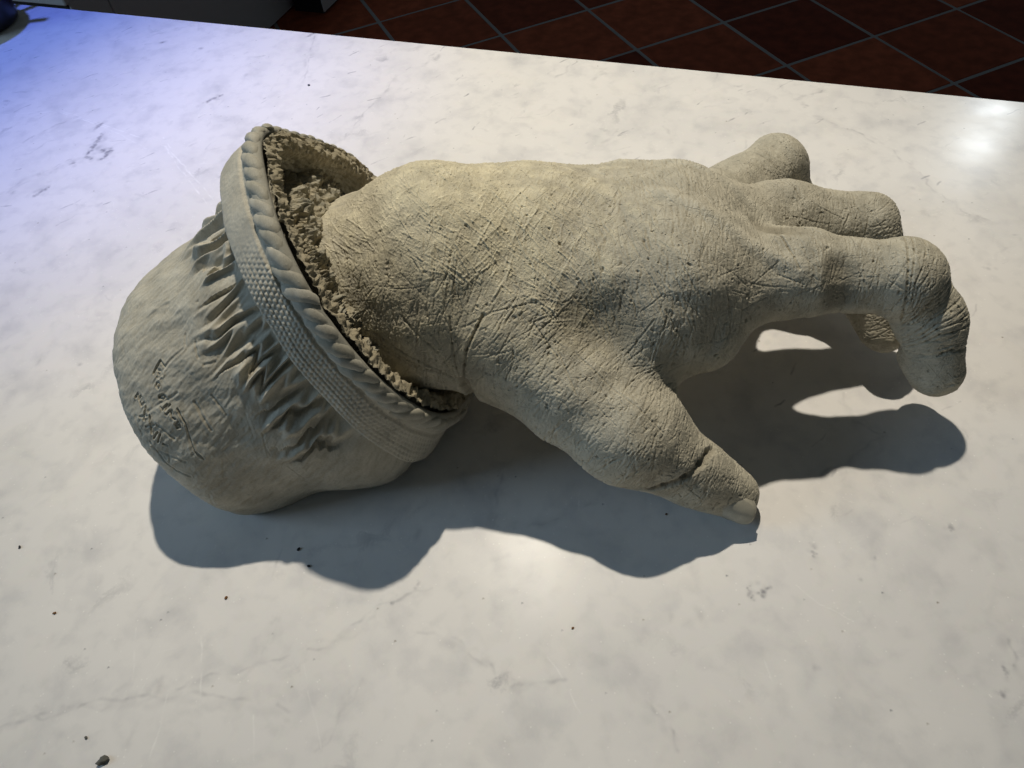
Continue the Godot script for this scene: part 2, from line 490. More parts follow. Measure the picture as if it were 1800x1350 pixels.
# ---------------------------------------------------------------- fill light panel, unseen and added to the left
func build_fill_panel() -> void:
	var t := thing("fill_panel", "added pale fill light panel in a white frame to the left of the table", "fill_panel", FILL_AT + Vector3(0, -0.6, 0))
	t.rotation.y = atan2(-INWARD.z, INWARD.x)
	var white := mat(Color(0.7, 0.7, 0.7), 0.5)
	var fill_glow := mat(Color(0.5, 0.5, 0.5), 0.3)  # the added panel glows to go with its fill light
	fill_glow.emission_enabled = true
	fill_glow.emission = Color(0.60, 0.85, 1.0).linear_to_srgb()
	fill_glow.emission_energy_multiplier = 0.9
	part("glow_pane", slab(Vector3(0, 0.6, 0), Vector3(0.01, 1.2, 1.1), 0.001), fill_glow, t)
	for sg in [-1.0, 1.0]:
		part("frame", slab(Vector3(0, 0.6, 0.58 * sg), Vector3(0.06, 1.32, 0.06), 0.004), white, t)
		part("frame", slab(Vector3(0, 0.6 + 0.63 * sg, 0), Vector3(0.056, 0.06, 1.1), 0.004), white, t)

# ---------------------------------------------------------------- lamps above the frame
func build_lamps() -> void:
	lamp(KEY, Color(1.0, 0.92, 0.78), 0.035, "warm white ceiling spotlight shining down on the clay hand", Vector3(-0.08, 0, -0.15))
	lamp(COOL, Color(0.84, 0.93, 1.0), 0.05, "cool white ceiling spotlight mirrored in the right end of the marble", Vector3(0.43, 0, -0.47))
	lamp(BLUE, Color(0.22, 0.32, 1.0), 0.03, "blue ceiling spotlight colouring the left corner of the marble", Vector3(-0.74, 0, -0.30))

func lamp(at: Vector3, tint: Color, size: float, label: String, to: Vector3) -> void:
	var t := thing("ceiling_spotlight", label, "lamp", at, "spotlights above the table")
	var aim := Node3D.new()
	aim.name = "swivel_head"
	t.add_child(aim)
	var d := (to - at).normalized()
	var y := -d
	var x := y.cross(Vector3(0, 0, 1)).normalized()
	aim.transform = Transform3D(Basis(x, y, x.cross(y)), Vector3.ZERO)
	var black := mat(Color(0.02, 0.02, 0.02), 0.5)
	var glow := mat(Color(0.8, 0.8, 0.8))
	glow.emission_enabled = true
	glow.emission = tint.linear_to_srgb()
	glow.emission_energy_multiplier = 3.0
	var s := size + 0.02
	part("lamp_shade", lathe([[s + 0.004, 0.0], [s + 0.004, 0.1], [s * 0.5, 0.13], [0.012, 0.135], [0.012, 0.13], [s * 0.45, 0.125], [s, 0.098], [s, 0.0], [s + 0.004, 0.0]]), black, aim)
	part("lamp_disc", lathe([[0.0, 0.012], [s - 0.002, 0.012], [s - 0.002, 0.016], [0.0, 0.016]]), glow, aim)
	part("hanging_rod", rod(Vector3(0, 0.12, 0), Vector3(0, 0.6, 0), 0.006, 0.006), black, t)

# ---------------------------------------------------------------- clay
func make_clay_textures() -> void:
	var n := 1024
	var im := Image.create(n, n, false, Image.FORMAT_L8)
	var a := noise(5, 0.03, 5).get_seamless_image(n, n).get_data()
	var b := noise(6, 0.16, 3).get_seamless_image(n, n).get_data()
	var h := PackedByteArray()
	h.resize(n * n)
	for i in n * n:
		h[i] = clampi(110 + (a[i] + b[i] * 2) / 10, 0, 255)
	for k in 900:     # tool marks
		var ang := rng.randfn(PI / 2, 0.55) if k % 3 else rng.randf() * PI
		var x := rng.randf() * n
		var y := rng.randf() * n
		var bend := rng.randfn(0, 0.004)
		var dp := rng.randi_range(12, 55)
		for s in rng.randi_range(15, 110):
			x += cos(ang)
			y += sin(ang)
			ang += bend
			var q := posmod(int(y), n) * n + posmod(int(x), n)
			h[q] = maxi(0, h[q] - dp)
			var q2 := posmod(int(y), n) * n + posmod(int(x) + 1, n)
			h[q2] = maxi(0, h[q2] - dp / 2)
			var q3 := posmod(int(y), n) * n + posmod(int(x) - 1, n)
			h[q3] = mini(255, h[q3] + dp / 3)
	for k in 1500:    # pinholes and grains
		var x := rng.randi() % n
		var y := rng.randi() % n
		var r := rng.randi_range(1, 3)
		var dp := rng.randi_range(20, 90) * (-1 if rng.randf() < 0.75 else 1)
		for yy in range(-r, r + 1):
			for xx in range(-r, r + 1):
				if xx * xx + yy * yy <= r * r:
					var q := posmod(y + yy, n) * n + posmod(x + xx, n)
					h[q] = clampi(h[q] + dp, 0, 255)
	im = Image.create_from_data(n, n, false, Image.FORMAT_L8, h)
	clay_relief = ImageTexture.create_from_image(im)
	var tone := PackedByteArray()
	tone.resize(n * n * 3)
	var c := noise(15, 0.012, 5).get_seamless_image(n, n).get_data()
	for i in n * n:
		var v := 0.84 + 0.16 * (c[i] / 255.0) + 0.0006 * (h[i] - 128)
		var w := (b[i] - 128) / 255.0 * 0.08
		tone[i * 3] = int(clampf(v + w, 0, 1) * 255)
		tone[i * 3 + 1] = int(clampf(v + w, 0, 1) * 254)
		tone[i * 3 + 2] = int(clampf(v + w - 0.01, 0, 1) * 252)
	clay_tone = ImageTexture.create_from_image(Image.create_from_data(n, n, false, Image.FORMAT_RGB8, tone))

func clay(relief: float, rough := 0.85, scale := 5.0, vertex := true) -> StandardMaterial3D:
	var m := StandardMaterial3D.new()
	m.albedo_color = Color.WHITE
	m.vertex_color_use_as_albedo = vertex
	m.albedo_texture = clay_tone
	m.roughness = rough
	m.metallic_specular = 0.35
	m.heightmap_enabled = true
	m.heightmap_texture = clay_relief
	m.heightmap_scale = relief
	m.uv1_triplanar = true
	m.uv1_triplanar_sharpness = 4.0
	m.uv1_scale = Vector3(scale, scale, scale)
	return m

# the skeleton: groups of tapered bones, each bone [a, ra, b, rb]
var bones_a := PackedVector3Array()
var bones_d := PackedVector3Array()
var bones_i := PackedFloat32Array()
var bones_r := PackedFloat32Array()
var bones_s := PackedFloat32Array()
var bones_g := PackedInt32Array()
var bones_f := PackedFloat32Array()    # how much flatter than round, across FLAT
var bones_e := PackedVector3Array()
const FLAT := Vector3(0.2603, 0.7709, 0.5813)
var near_bones := {}
const BLOCK := 0.016

func chain(group: int, pts: Array, flat := [0.0]) -> void:
	for i in pts.size() - 1:
		var a: Vector4 = pts[i]
		var b: Vector4 = pts[i + 1]
		var d := Vector3(b.x - a.x, b.y - a.y, b.z - a.z)
		var fl: float = flat[mini(i, flat.size() - 1)]
		var e := d + FLAT * fl * d.dot(FLAT)
		bones_f.append(fl)
		bones_e.append(e)
		bones_a.append(Vector3(a.x, a.y, a.z))
		bones_d.append(d)
		bones_i.append(1.0 / maxf(e.length_squared(), 1e-8))
		bones_r.append(a.w)
		bones_s.append(b.w - a.w)
		bones_g.append(group)

func lay_bones() -> void:
	chain(0, [Vector4(-0.1025, 0.1093, -0.0098, 0.0424), Vector4(-0.0464, 0.1261, -0.0025, 0.0516), Vector4(0.0122, 0.1228, -0.0294, 0.0471)])
	chain(0, [Vector4(-0.0904, 0.1051, 0.0316, 0.0433), Vector4(-0.0355, 0.1026, 0.0290, 0.0486), Vector4(0.0132, 0.0966, 0.0159, 0.0431)])
	chain(0, [Vector4(-0.0979, 0.1076, 0.0254, 0.0488), Vector4(-0.0445, 0.1160, 0.0022, 0.0586), Vector4(0.0146, 0.1093, -0.0203, 0.0508)])
	chain(0, [Vector4(0.0105, 0.0966, 0.0082, 0.0483), Vector4(0.1127, 0.1109, -0.0257, 0.0478), Vector4(0.1875, 0.1171, -0.0502, 0.0270)], [0.0, 0.3])
	chain(0, [Vector4(0.0008, 0.1093, -0.0230, 0.0508), Vector4(0.1055, 0.1160, -0.0593, 0.0448), Vector4(0.1769, 0.1100, -0.1094, 0.0262)], [0.0, 0.45])
	chain(0, [Vector4(-0.0055, 0.1135, -0.0428, 0.0446), Vector4(0.1021, 0.1160, -0.0761, 0.0363), Vector4(0.1374, 0.0800, -0.1629, 0.0266)], [0.0, 0.3])
	chain(0, [Vector4(-0.0080, 0.1135, -0.0499, 0.0384), Vector4(0.0680, 0.1135, -0.0827, 0.0287), Vector4(0.1052, 0.0840, -0.1404, 0.0233)])
	chain(0, [Vector4(0.1094, 0.0924, 0.0056, 0.0315), Vector4(0.1427, 0.0883, 0.0007, 0.0177)])
	# index finger
	chain(1, [Vector4(0.1876, 0.1171, -0.0491, 0.0268), Vector4(0.2547, 0.1106, -0.0689, 0.0236), Vector4(0.2807, 0.0814, -0.0655, 0.0216), Vector4(0.2950, 0.0502, -0.0523, 0.0176)], [0.30, 0.2, 0.0])
	chain(1, [Vector4(0.2551, 0.1106, -0.0696, 0.0246), Vector4(0.2574, 0.1096, -0.0702, 0.0246)])
	chain(1, [Vector4(0.2872, 0.0482, -0.0634, 0.0162), Vector4(0.2939, 0.0432, -0.0545, 0.0152)])
	# middle finger
	chain(2, [Vector4(0.1769, 0.1100, -0.1094, 0.0262), Vector4(0.2327, 0.1014, -0.1311, 0.0218), Vector4(0.2567, 0.0642, -0.1135, 0.0205), Vector4(0.2640, 0.0378, -0.0940, 0.0172)], [0.45, 0.3, 0.0])
	# ring finger
	chain(3, [Vector4(0.1470, 0.0760, -0.1616, 0.0210), Vector4(0.2132, 0.0536, -0.1508, 0.0185), Vector4(0.2464, 0.0450, -0.1222, 0.0175), Vector4(0.2616, 0.0292, -0.1029, 0.0155)])
	# little finger
	chain(4, [Vector4(0.1361, 0.0840, -0.1676, 0.0270), Vector4(0.1626, 0.0816, -0.2142, 0.0244), Vector4(0.1794, 0.0504, -0.2092, 0.0220), Vector4(0.1777, 0.0253, -0.1958, 0.0182)])
	# thumb
	chain(5, [Vector4(0.0195, 0.0920, 0.0354, 0.0415), Vector4(0.0636, 0.0770, 0.0515, 0.0355), Vector4(0.1047, 0.0620, 0.0642, 0.0345), Vector4(0.1153, 0.0580, 0.0639, 0.0332), Vector4(0.1330, 0.0470, 0.0659, 0.0250), Vector4(0.1528, 0.0330, 0.0646, 0.0224), Vector4(0.1802, 0.0145, 0.0622, 0.0174)])

func fold(a: float, b: float, k: float) -> float:
	var h := maxf(k - absf(a - b), 0.0) / k
	return minf(a, b) - h * h * k * 0.25

func bones_near(p: Vector3) -> PackedInt32Array:
	var key := Vector3i((p / BLOCK).floor())
	if near_bones.has(key):
		return near_bones[key]
	var c := (Vector3(key) + Vector3(0.5, 0.5, 0.5)) * BLOCK
	var ds := PackedFloat32Array()
	var lo := 1e9
	for i in bones_a.size():
		var q := c - bones_a[i]
		q += FLAT * bones_f[i] * q.dot(FLAT)
		var t := clampf(q.dot(bones_e[i]) * bones_i[i], 0.0, 1.0)
		var d := q.distance_to(bones_e[i] * t) - bones_r[i] - bones_s[i] * t
		ds.append(d)
		lo = minf(lo, d)
	var o := PackedInt32Array()
	for i in ds.size():
		if ds[i] < lo + 0.052:
			o.append(i)
	near_bones[key] = o
	return o

func field(p: Vector3, list: PackedInt32Array) -> float:
	var palm := 1.0
	var f := [1.0, 1.0, 1.0, 1.0, 1.0, 1.0]
	for i in list:
		var q := p - bones_a[i]
		q += FLAT * bones_f[i] * q.dot(FLAT)
		var t := clampf(q.dot(bones_e[i]) * bones_i[i], 0.0, 1.0)
		var d := q.distance_to(bones_e[i] * t) - bones_r[i] - bones_s[i] * t
		var g := bones_g[i]
		if g == 0:
			palm = fold(palm, d, 0.022)
		else:
			f[g] = fold(f[g], d, 0.007)
	var best := palm
	for g in range(1, 6):
		if f[g] < 0.9:
			best = minf(best, fold(palm, f[g], 0.024 if g == 5 else 0.014))
	return best

func hand_field(p: Vector3) -> float:
	return field(p, bones_near(p))

func hand_normal(p: Vector3) -> Vector3:
	var l := bones_near(p)
	var e := 0.0012
	var c := field(p, l)
	return Vector3(field(p + Vector3(e, 0, 0), l) - c, field(p + Vector3(0, e, 0), l) - c, field(p + Vector3(0, 0, e), l) - c).normalized()

func to_skin(p: Vector3) -> Vector3:
	for k in 3:
		p = nearer(p)
	return p

func nearer(p: Vector3) -> Vector3:
	var l := bones_near(p)
	var e := 0.0012
	var c := field(p, l)
	var g := Vector3(field(p + Vector3(e, 0, 0), l) - c, field(p + Vector3(0, e, 0), l) - c, field(p + Vector3(0, 0, e), l) - c) / e
	return p - g * c / maxf(g.length_squared(), 0.2)

# marks pressed into the skin: segments with width and depth (a negative depth is a ridge)
var seg_a := PackedVector3Array()
var seg_b := PackedVector3Array()
var seg_w := PackedFloat32Array()
var seg_h := PackedFloat32Array()
var seg_at := {}
const CELL := 0.006

func mark(pts: PackedVector3Array, w: float, h: float) -> void:
	for i in pts.size() - 1:
		var k := seg_a.size()
		seg_a.append(pts[i])
		seg_b.append(pts[i + 1])
		seg_w.append(w)
		seg_h.append(h)
		var reach := Vector3.ONE * w * 1.9
		var lo := Vector3i(((pts[i].min(pts[i + 1]) - reach) / CELL).floor())
		var hi := Vector3i(((pts[i].max(pts[i + 1]) + reach) / CELL).floor())
		for x in range(lo.x, hi.x + 1):
			for y in range(lo.y, hi.y + 1):
				for z in range(lo.z, hi.z + 1):
					var key := Vector3i(x, y, z)
					if not seg_at.has(key):
						seg_at[key] = PackedInt32Array()
					seg_at[key].append(k)

func marks_at(p: Vector3) -> float:
	var key := Vector3i((p / CELL).floor())
	if not seg_at.has(key):
		return 0.0
	var s := 0.0
	var l: PackedInt32Array = seg_at[key]
	for i in l:
		var d := seg_b[i] - seg_a[i]
		var q := p - seg_a[i]
		var t := clampf(q.dot(d) / maxf(d.length_squared(), 1e-10), 0.0, 1.0)
		var r := q.distance_to(d * t) / seg_w[i]
		if r < 1.0:
			s -= seg_h[i] * (1.0 - r * r) * (1.0 - r * r)
		elif r < 1.8 and seg_w[i] < 0.003:
			s += seg_h[i] * 0.8 * (r - 1.0) * (1.8 - r)
	return clampf(s, -0.0055, 0.005)

func drawn(pts: Array, w: float, h: float) -> void:
	# a mark through the given points, laid on the skin
	var o := PackedVector3Array()
	for i in pts.size() - 1:
		var a: Vector3 = to_skin(pts[i])
		var b: Vector3 = to_skin(pts[i + 1])
		var n := maxi(1, int(a.distance_to(b) / 0.008))
		for k in n:
			o.append(to_skin(a.lerp(b, float(k) / n)))
	o.append(to_skin(pts[-1]))
	mark(o, w, h)

func walk(p: Vector3, dir: Vector3, length: float, w: float, h: float, bend: float) -> void:
	var o := PackedVector3Array([p])
	var n := maxi(1, int(length / 0.007))
	for k in n:
		var nn := hand_normal(p)
		dir = (dir - nn * dir.dot(nn)).normalized().rotated(nn, bend)
		p += dir * length / n
		p = nearer(p)
		o.append(p)
	mark(o, w, h)

func bone_axis(p: Vector3) -> Vector3:
	var best := 1e9
	var ax := Vector3.RIGHT
	for i in bones_near(p):
		var q := p - bones_a[i]
		q += FLAT * bones_f[i] * q.dot(FLAT)
		var t := clampf(q.dot(bones_e[i]) * bones_i[i], 0.0, 1.0)
		var d := q.distance_to(bones_e[i] * t) - bones_r[i] - bones_s[i] * t
		if d < best:
			best = d
			ax = bones_d[i].normalized()
	return ax

var hv := PackedVector3Array()
var hi_ := PackedInt32Array()

func net_hand(h: float) -> void:
	var lo := Vector3(-0.145, -0.004, -0.285)
	var nx := int(0.48 / h)
	var ny := int(0.232 / h)
	var nz := int(0.430 / h)
	var f := PackedFloat32Array()
	f.resize(nx * ny * nz)
	f.fill(1.0)
	var bs := 6
	var diag := bs * h * 0.87 + 0.002
	for bx in range(0, nx, bs):
		for by in range(0, ny, bs):
			for bz in range(0, nz, bs):
				var c := lo + Vector3(bx + bs * 0.5, by + bs * 0.5, bz + bs * 0.5) * h
				var d := hand_field(c)
				var far := absf(d) > diag * 1.55 + 0.004
				for x in range(bx, mini(bx + bs, nx)):
					for y in range(by, mini(by + bs, ny)):
						var row := (x * ny + y) * nz
						for z in range(bz, mini(bz + bs, nz)):
							if far:
								f[row + z] = d
							else:
								var p := lo + Vector3(x, y, z) * h
								f[row + z] = field(p, bones_near(p))
	var id := {}
	var corner := [0, nz, ny * nz, ny * nz + nz, 1, nz + 1, ny * nz + 1, ny * nz + nz + 1]
	for x in nx - 1:
		for y in ny - 1:
			var row := (x * ny + y) * nz
			for z in nz - 1:
				var k := row + z
				var s0 := f[k] < 0.0
				if absf(f[k]) > h * 3.2:
					continue
				var same := true
				for c in range(1, 8):
					if (f[k + corner[c]] < 0.0) != s0:
						same = false
						break
				if same:
					continue
				var sum := Vector3.ZERO
				var cnt := 0
				for e in [[0, 1], [0, 2], [0, 4], [1, 3], [1, 5], [2, 3], [2, 6], [3, 7], [4, 5], [4, 6], [5, 7], [6, 7]]:
					var fa := f[k + corner[e[0]]]
					var fb := f[k + corner[e[1]]]
					if (fa < 0.0) != (fb < 0.0):
						var t := fa / (fa - fb)
						var pa := Vector3((e[0] >> 1) & 1, e[0] & 1, e[0] >> 2)
						var pb := Vector3((e[1] >> 1) & 1, e[1] & 1, e[1] >> 2)
						sum += pa.lerp(pb, t)
						cnt += 1
				id[k] = hv.size()
				hv.append(lo + (Vector3(x, y, z) + sum / cnt) * h)
	for k in id.keys():
		var s := f[k] < 0.0
		for ax in 3:
			var st: int = [ny * nz, nz, 1][ax]
			var u: int = [nz, 1, ny * nz][ax]
			var v: int = [1, ny * nz, nz][ax]
			if (f[k + st] < 0.0) == s:
				continue
			if not (id.has(k - u) and id.has(k - v) and id.has(k - u - v)):
				continue
			var a: int = id[k]
			var b: int = id[k - u]
			var c: int = id[k - u - v]
			var d: int = id[k - v]
			if s:
				hi_.append_array([a, c, b, a, d, c])
			else:
				hi_.append_array([a, b, c, a, c, d])

func split(v: PackedVector3Array, idx: PackedInt32Array) -> Array:
	var nv := v.duplicate()
	var mid := {}
	var o := PackedInt32Array()
	o.resize(idx.size() * 4)
	var w := 0
	var m := [0, 0, 0]
	for i in range(0, idx.size(), 3):
		for e in 3:
			var a := idx[i + e]
			var b := idx[i + (e + 1) % 3]
			var key := mini(a, b) * 4194304 + maxi(a, b)
			var q: int = mid.get(key, -1)
			if q < 0:
				q = nv.size()
				nv.append((v[a] + v[b]) * 0.5)
				mid[key] = q
			m[e] = q
		o[w] = idx[i]; o[w + 1] = m[0]; o[w + 2] = m[2]
		o[w + 3] = m[0]; o[w + 4] = idx[i + 1]; o[w + 5] = m[1]
		o[w + 6] = m[2]; o[w + 7] = m[1]; o[w + 8] = idx[i + 2]
		o[w + 9] = m[0]; o[w + 10] = m[1]; o[w + 11] = m[2]
		w += 12
	return [nv, o]

func make_marks() -> void:
	drawn([Vector3(0.0024, 0.0966, 0.0665), Vector3(0.0059, 0.1093, 0.0544), Vector3(0.0101, 0.1218, 0.0440)], 0.0014, 0.0016)
	drawn([Vector3(0.0026, 0.0942, 0.0671), Vector3(0.0034, 0.0757, 0.0592), Vector3(0.0013, 0.0630, 0.0408)], 0.006, 0.005)
	for s in [[Vector3(-0.0700, 0.1177, 0.0669), Vector3(-0.0404, 0.1093, 0.0820), Vector3(-0.0184, 0.1008, 0.0809)], [Vector3(-0.0537, 0.1177, 0.0574), Vector3(-0.0279, 0.1093, 0.0736), Vector3(-0.0072, 0.0966, 0.0707)],
			[Vector3(-0.0385, 0.1261, 0.0513), Vector3(-0.0189, 0.1135, 0.0650), Vector3(-0.0034, 0.0966, 0.0682)], [Vector3(-0.0177, 0.1261, 0.0486), Vector3(-0.0094, 0.1093, 0.0584), Vector3(-0.0008, 0.0966, 0.0676)],
			[Vector3(-0.0621, 0.1177, 0.0615), Vector3(-0.0340, 0.1093, 0.0781), Vector3(-0.0126, 0.0983, 0.0760)]]:
		drawn(s, rng.randf_range(0.0009, 0.0013), rng.randf_range(0.0006, 0.0012))
	drawn([Vector3(-0.0003, 0.1261, 0.0580), Vector3(0.0154, 0.1304, 0.0477), Vector3(0.0367, 0.1345, 0.0379)], 0.0008, 0.0005)
	drawn([Vector3(0.0639, 0.1008, 0.0513), Vector3(0.0970, 0.0924, 0.0638), Vector3(0.1323, 0.0883, 0.0780)], 0.0008, 0.0005)
	drawn([Vector3(0.1108, 0.1261, 0.0227), Vector3(0.0994, 0.1093, 0.0395), Vector3(0.0872, 0.1008, 0.0546)], 0.0008, 0.0006)
	drawn([Vector3(0.1338, 0.1429, -0.0782), Vector3(0.1545, 0.1387, -0.0673), Vector3(0.1752, 0.1345, -0.0513), Vector3(0.1881, 0.1304, -0.0371)], 0.0010, 0.0009)
	drawn([Vector3(0.1454, 0.1429, -0.0749), Vector3(0.1657, 0.1387, -0.0641), Vector3(0.1812, 0.1345, -0.0443)], 0.0009, 0.0007)
	drawn([Vector3(0.1770, 0.1387, -0.0756), Vector3(0.1960, 0.1345, -0.0620)], 0.0009, 0.0007)
	drawn([Vector3(0.0475, 0.1429, -0.0946), Vector3(0.1250, 0.1429, -0.0858), Vector3(0.1905, 0.1304, -0.0837)], 0.008, -0.0009)
	drawn([Vector3(0.0927, 0.1471, -0.0537), Vector3(0.1509, 0.1429, -0.0379), Vector3(0.1904, 0.1387, -0.0308)], 0.009, -0.0010)
	drawn([Vector3(0.0669, 0.1261, 0.0343), Vector3(0.0895, 0.1261, 0.0309)], 0.030, 0.0018)
	drawn([Vector3(0.2123, 0.1261, -0.0453), Vector3(0.2185, 0.1177, -0.0345)], 0.016, 0.0036)
	drawn([Vector3(0.1623, 0.1387, -0.0631), Vector3(0.1828, 0.1345, -0.0618)], 0.014, 0.0030)
	drawn([Vector3(0.2649, 0.0924, -0.0578), Vector3(0.2644, 0.1093, -0.0608), Vector3(0.2726, 0.1135, -0.0802)], 0.0016, 0.0008)
	drawn([Vector3(0.3095, 0.0588, -0.0799), Vector3(0.2896, 0.0714, -0.0555), Vector3(0.2731, 0.0673, -0.0578)], 0.0020, 0.0008)
	drawn([Vector3(0.1147, 0.0420, 0.0997), Vector3(0.1576, 0.0504, 0.0613)], 0.004, 0.0022)
	drawn([Vector3(0.0493, 0.0924, 0.0477), Vector3(0.0707, 0.0883, 0.0628)], 0.0008, 0.0005)
	drawn([Vector3(0.0352, 0.1177, 0.0418), Vector3(0.0552, 0.1008, 0.0536)], 0.0008, 0.0006)
	for k in 13:   # skin lines round the bent index finger
		var t := (k + rng.randf_range(-0.35, 0.35)) / 12.0
		var ln := []
		for q in [[Vector3(0.2510, 0.1280, -0.0829), Vector3(0.2990, 0.0850, -0.0646)], [Vector3(0.2544, 0.1300, -0.0515), Vector3(0.2842, 0.0900, -0.0442)], [Vector3(0.2586, 0.1000, -0.0528), Vector3(0.2717, 0.0700, -0.0526)]]:
			ln.append(q[0].lerp(q[1], t))
		drawn(ln, rng.randf_range(0.0008, 0.0013), rng.randf_range(0.0005, 0.0010))
	var n := hv.size()
	for k in 15000:
		var p := hv[rng.randi() % n]
		if p.x < -0.10 or p.y < 0.012:
			continue
		var nn := hand_normal(p)
		var around := nn.cross(bone_axis(p)).normalized()
		if p.x < 0.07 and nn.y > 0.62 and p.z < 0.05:   # criss-cross raised hairs of clay on the wrist
			var d := around.rotated(nn, (0.75 if rng.randf() < 0.6 else -0.5) + rng.randfn(0, 0.22))
			walk(p, d, rng.randf_range(0.006, 0.024), rng.randf_range(0.0006, 0.0008), -rng.randf_range(0.0001, 0.00035), rng.randfn(0, 0.04))
		else:
			var d := around.rotated(nn, rng.randfn(0, 0.22))
			if k % 9 == 0:
				d = around.rotated(nn, rng.randf() * PI)
			walk(p, d, rng.randf_range(0.004, 0.024), rng.randf_range(0.00045, 0.00085), rng.randf_range(0.00012, 0.00042), rng.randfn(0, 0.05))
	for k in 900:   # pits
		var p := hv[rng.randi() % n]
		mark(PackedVector3Array([p, p + Vector3(rng.randfn(), rng.randfn(), rng.randfn()) * 0.0006]), rng.randf_range(0.0007, 0.0013), rng.randf_range(0.0004, 0.0012))

func build_hand(parent: Node) -> void:
	lay_bones()
	net_hand(0.0026)
	for i in hv.size():
		hv[i] = nearer(nearer(hv[i]))
	make_marks()
	var r := split(hv, hi_)
	var v: PackedVector3Array = r[0]
	var idx: PackedInt32Array = r[1]
	var nn := normals_of(v, idx)
	for i in range(hv.size(), v.size()):
		v[i] -= nn[i] * hand_field(v[i]) * 0.8
	r = split(v, idx)
	v = r[0]
	idx = r[1]
	nn = normals_of(v, idx)
	var big := noise(31, 28.0, 2)
	var mid := noise(32, 110.0, 3)
	var fine := noise(33, 420.0, 3)
	var col := PackedColorArray()
	col.resize(v.size())
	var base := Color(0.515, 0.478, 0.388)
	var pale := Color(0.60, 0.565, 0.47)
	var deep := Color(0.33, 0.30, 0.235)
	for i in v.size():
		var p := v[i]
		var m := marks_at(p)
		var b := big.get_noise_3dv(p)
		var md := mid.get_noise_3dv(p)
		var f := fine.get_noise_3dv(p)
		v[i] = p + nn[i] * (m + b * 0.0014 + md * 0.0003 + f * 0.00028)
		if v[i].y < 0.0003:
			v[i].y = 0.0003
		var t := clampf(0.5 + b * 0.5 + md * 0.5, 0, 1)
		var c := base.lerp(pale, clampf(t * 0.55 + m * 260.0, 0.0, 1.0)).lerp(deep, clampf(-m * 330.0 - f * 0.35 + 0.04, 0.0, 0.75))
		var dry_lit := clampf(1.15 - p.distance_to(Vector3(-0.02, 0.16, 0.0)) / 0.105 + md * 0.5 + b * 0.3, 0.0, 1.0)   # dried clay, paled further to paint the light on the wrist top
		col[i] = c.lerp(Color(c.r * 1.27 + 0.04, c.g * 1.25 + 0.032, c.b * 1.16 + 0.012), dry_lit)
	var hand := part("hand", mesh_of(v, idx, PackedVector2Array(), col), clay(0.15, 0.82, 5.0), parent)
	hand.set_meta("label", "grey clay hand with bent fingers, its skin scratched and pitted")
	# nails
	var nail_mat := clay(0.03, 0.6, 8.0)
	nail("thumbnail", Vector3(0.1774, 0.0170, 0.0632) + Vector3(0.33, 0.17, 0.92) * 0.0160, Vector3(0.874, -0.485, -0.008), Vector3(0.33, 0.17, 0.92), 0.0150, 0.0112, nail_mat, parent)
	nail("fingernail", Vector3(0.3060, 0.0502, -0.0532), Vector3(0.20, -0.94, 0.25), Vector3(0.80, 0.10, -0.55), 0.0150, 0.0100, nail_mat, parent)

func nail(called: String, at: Vector3, along: Vector3, out: Vector3, la: float, lb: float, m: Material, parent: Node) -> void:
	along = along.normalized()
	out = (out - along * out.dot(along)).normalized()
	var side := along.cross(out)
	var v := PackedVector3Array()
	var idx := PackedInt32Array()
	var col := PackedColorArray()
	var nr := 14
	var ns := 36
	for k in nr + 1:
		var q := float(k) / nr
		for i in ns:
			var a := TAU * i / ns
			var x := cos(a)
			var y := sin(a)
			var e := pow(pow(absf(x), 2.6) + pow(absf(y), 2.6), -1.0 / 2.6)
			x *= e * q
			y *= e * q
			var lift := 0.0075 * (1.0 - 0.9 * y * y - 0.25 * x * x) - 0.004
			if k == nr:
				lift -= 0.004
			v.append(at + along * x * la + side * y * lb + out * lift)
			col.append(Color(0.50, 0.475, 0.40))
	for k in nr:
		for i in ns:
			var j := (i + 1) % ns
			idx.append_array([k * ns + i, (k + 1) * ns + j, (k + 1) * ns + i, k * ns + i, k * ns + j, (k + 1) * ns + j])
	var mesh := mesh_of(v, idx, PackedVector2Array(), col)
	part(called, mesh, m, parent)

# ---------------------------------------------------------------- sleeve
const RIM := Vector3(0, 0, 0)          # the sleeve is shaped about the centre of its rim ...
const RIM_AT := Vector3(-0.0862, 0.1114, 0.0105)   # ... which stands here
const SLEEVE_SIZE := 1.0621
const GROUND := -0.10486                # table top, in the sleeve's own measure
var ax_n := Vector3(0.78841, 0.44355, -0.42623)
var ax_a: Vector3
var ax_b: Vector3
const PROF := [
	[0.000, 0.104, Vector3(0, 0, 0)], [0.012, 0.105, Vector3(0, 0, 0)], [0.032, 0.102, Vector3(0, 0, 0)], [0.038, 0.095, Vector3(0, 0, 0)],
	[0.060, 0.092, Vector3(0.003, -0.003, 0.002)], [0.085, 0.0945, Vector3(0.008, -0.008, 0.005)], [0.110, 0.0965, Vector3(0.009, -0.010, 0.007)],
	[0.135, 0.096, Vector3(0.012, -0.010, 0.010)], [0.155, 0.089, Vector3(0.016, -0.008, 0.013)], [0.170, 0.073, Vector3(0.019, -0.006, 0.015)],
	[0.180, 0.051, Vector3(0.021, -0.005, 0.016)], [0.187, 0.025, Vector3(0.022, -0.005, 0.017)], [0.189, 0.0, Vector3(0.022, -0.005, 0.017)]]

func hump(x: float, w: float) -> float:
	x = wrapf(x, -PI, PI)
	return exp(-(x / w) * (x / w))

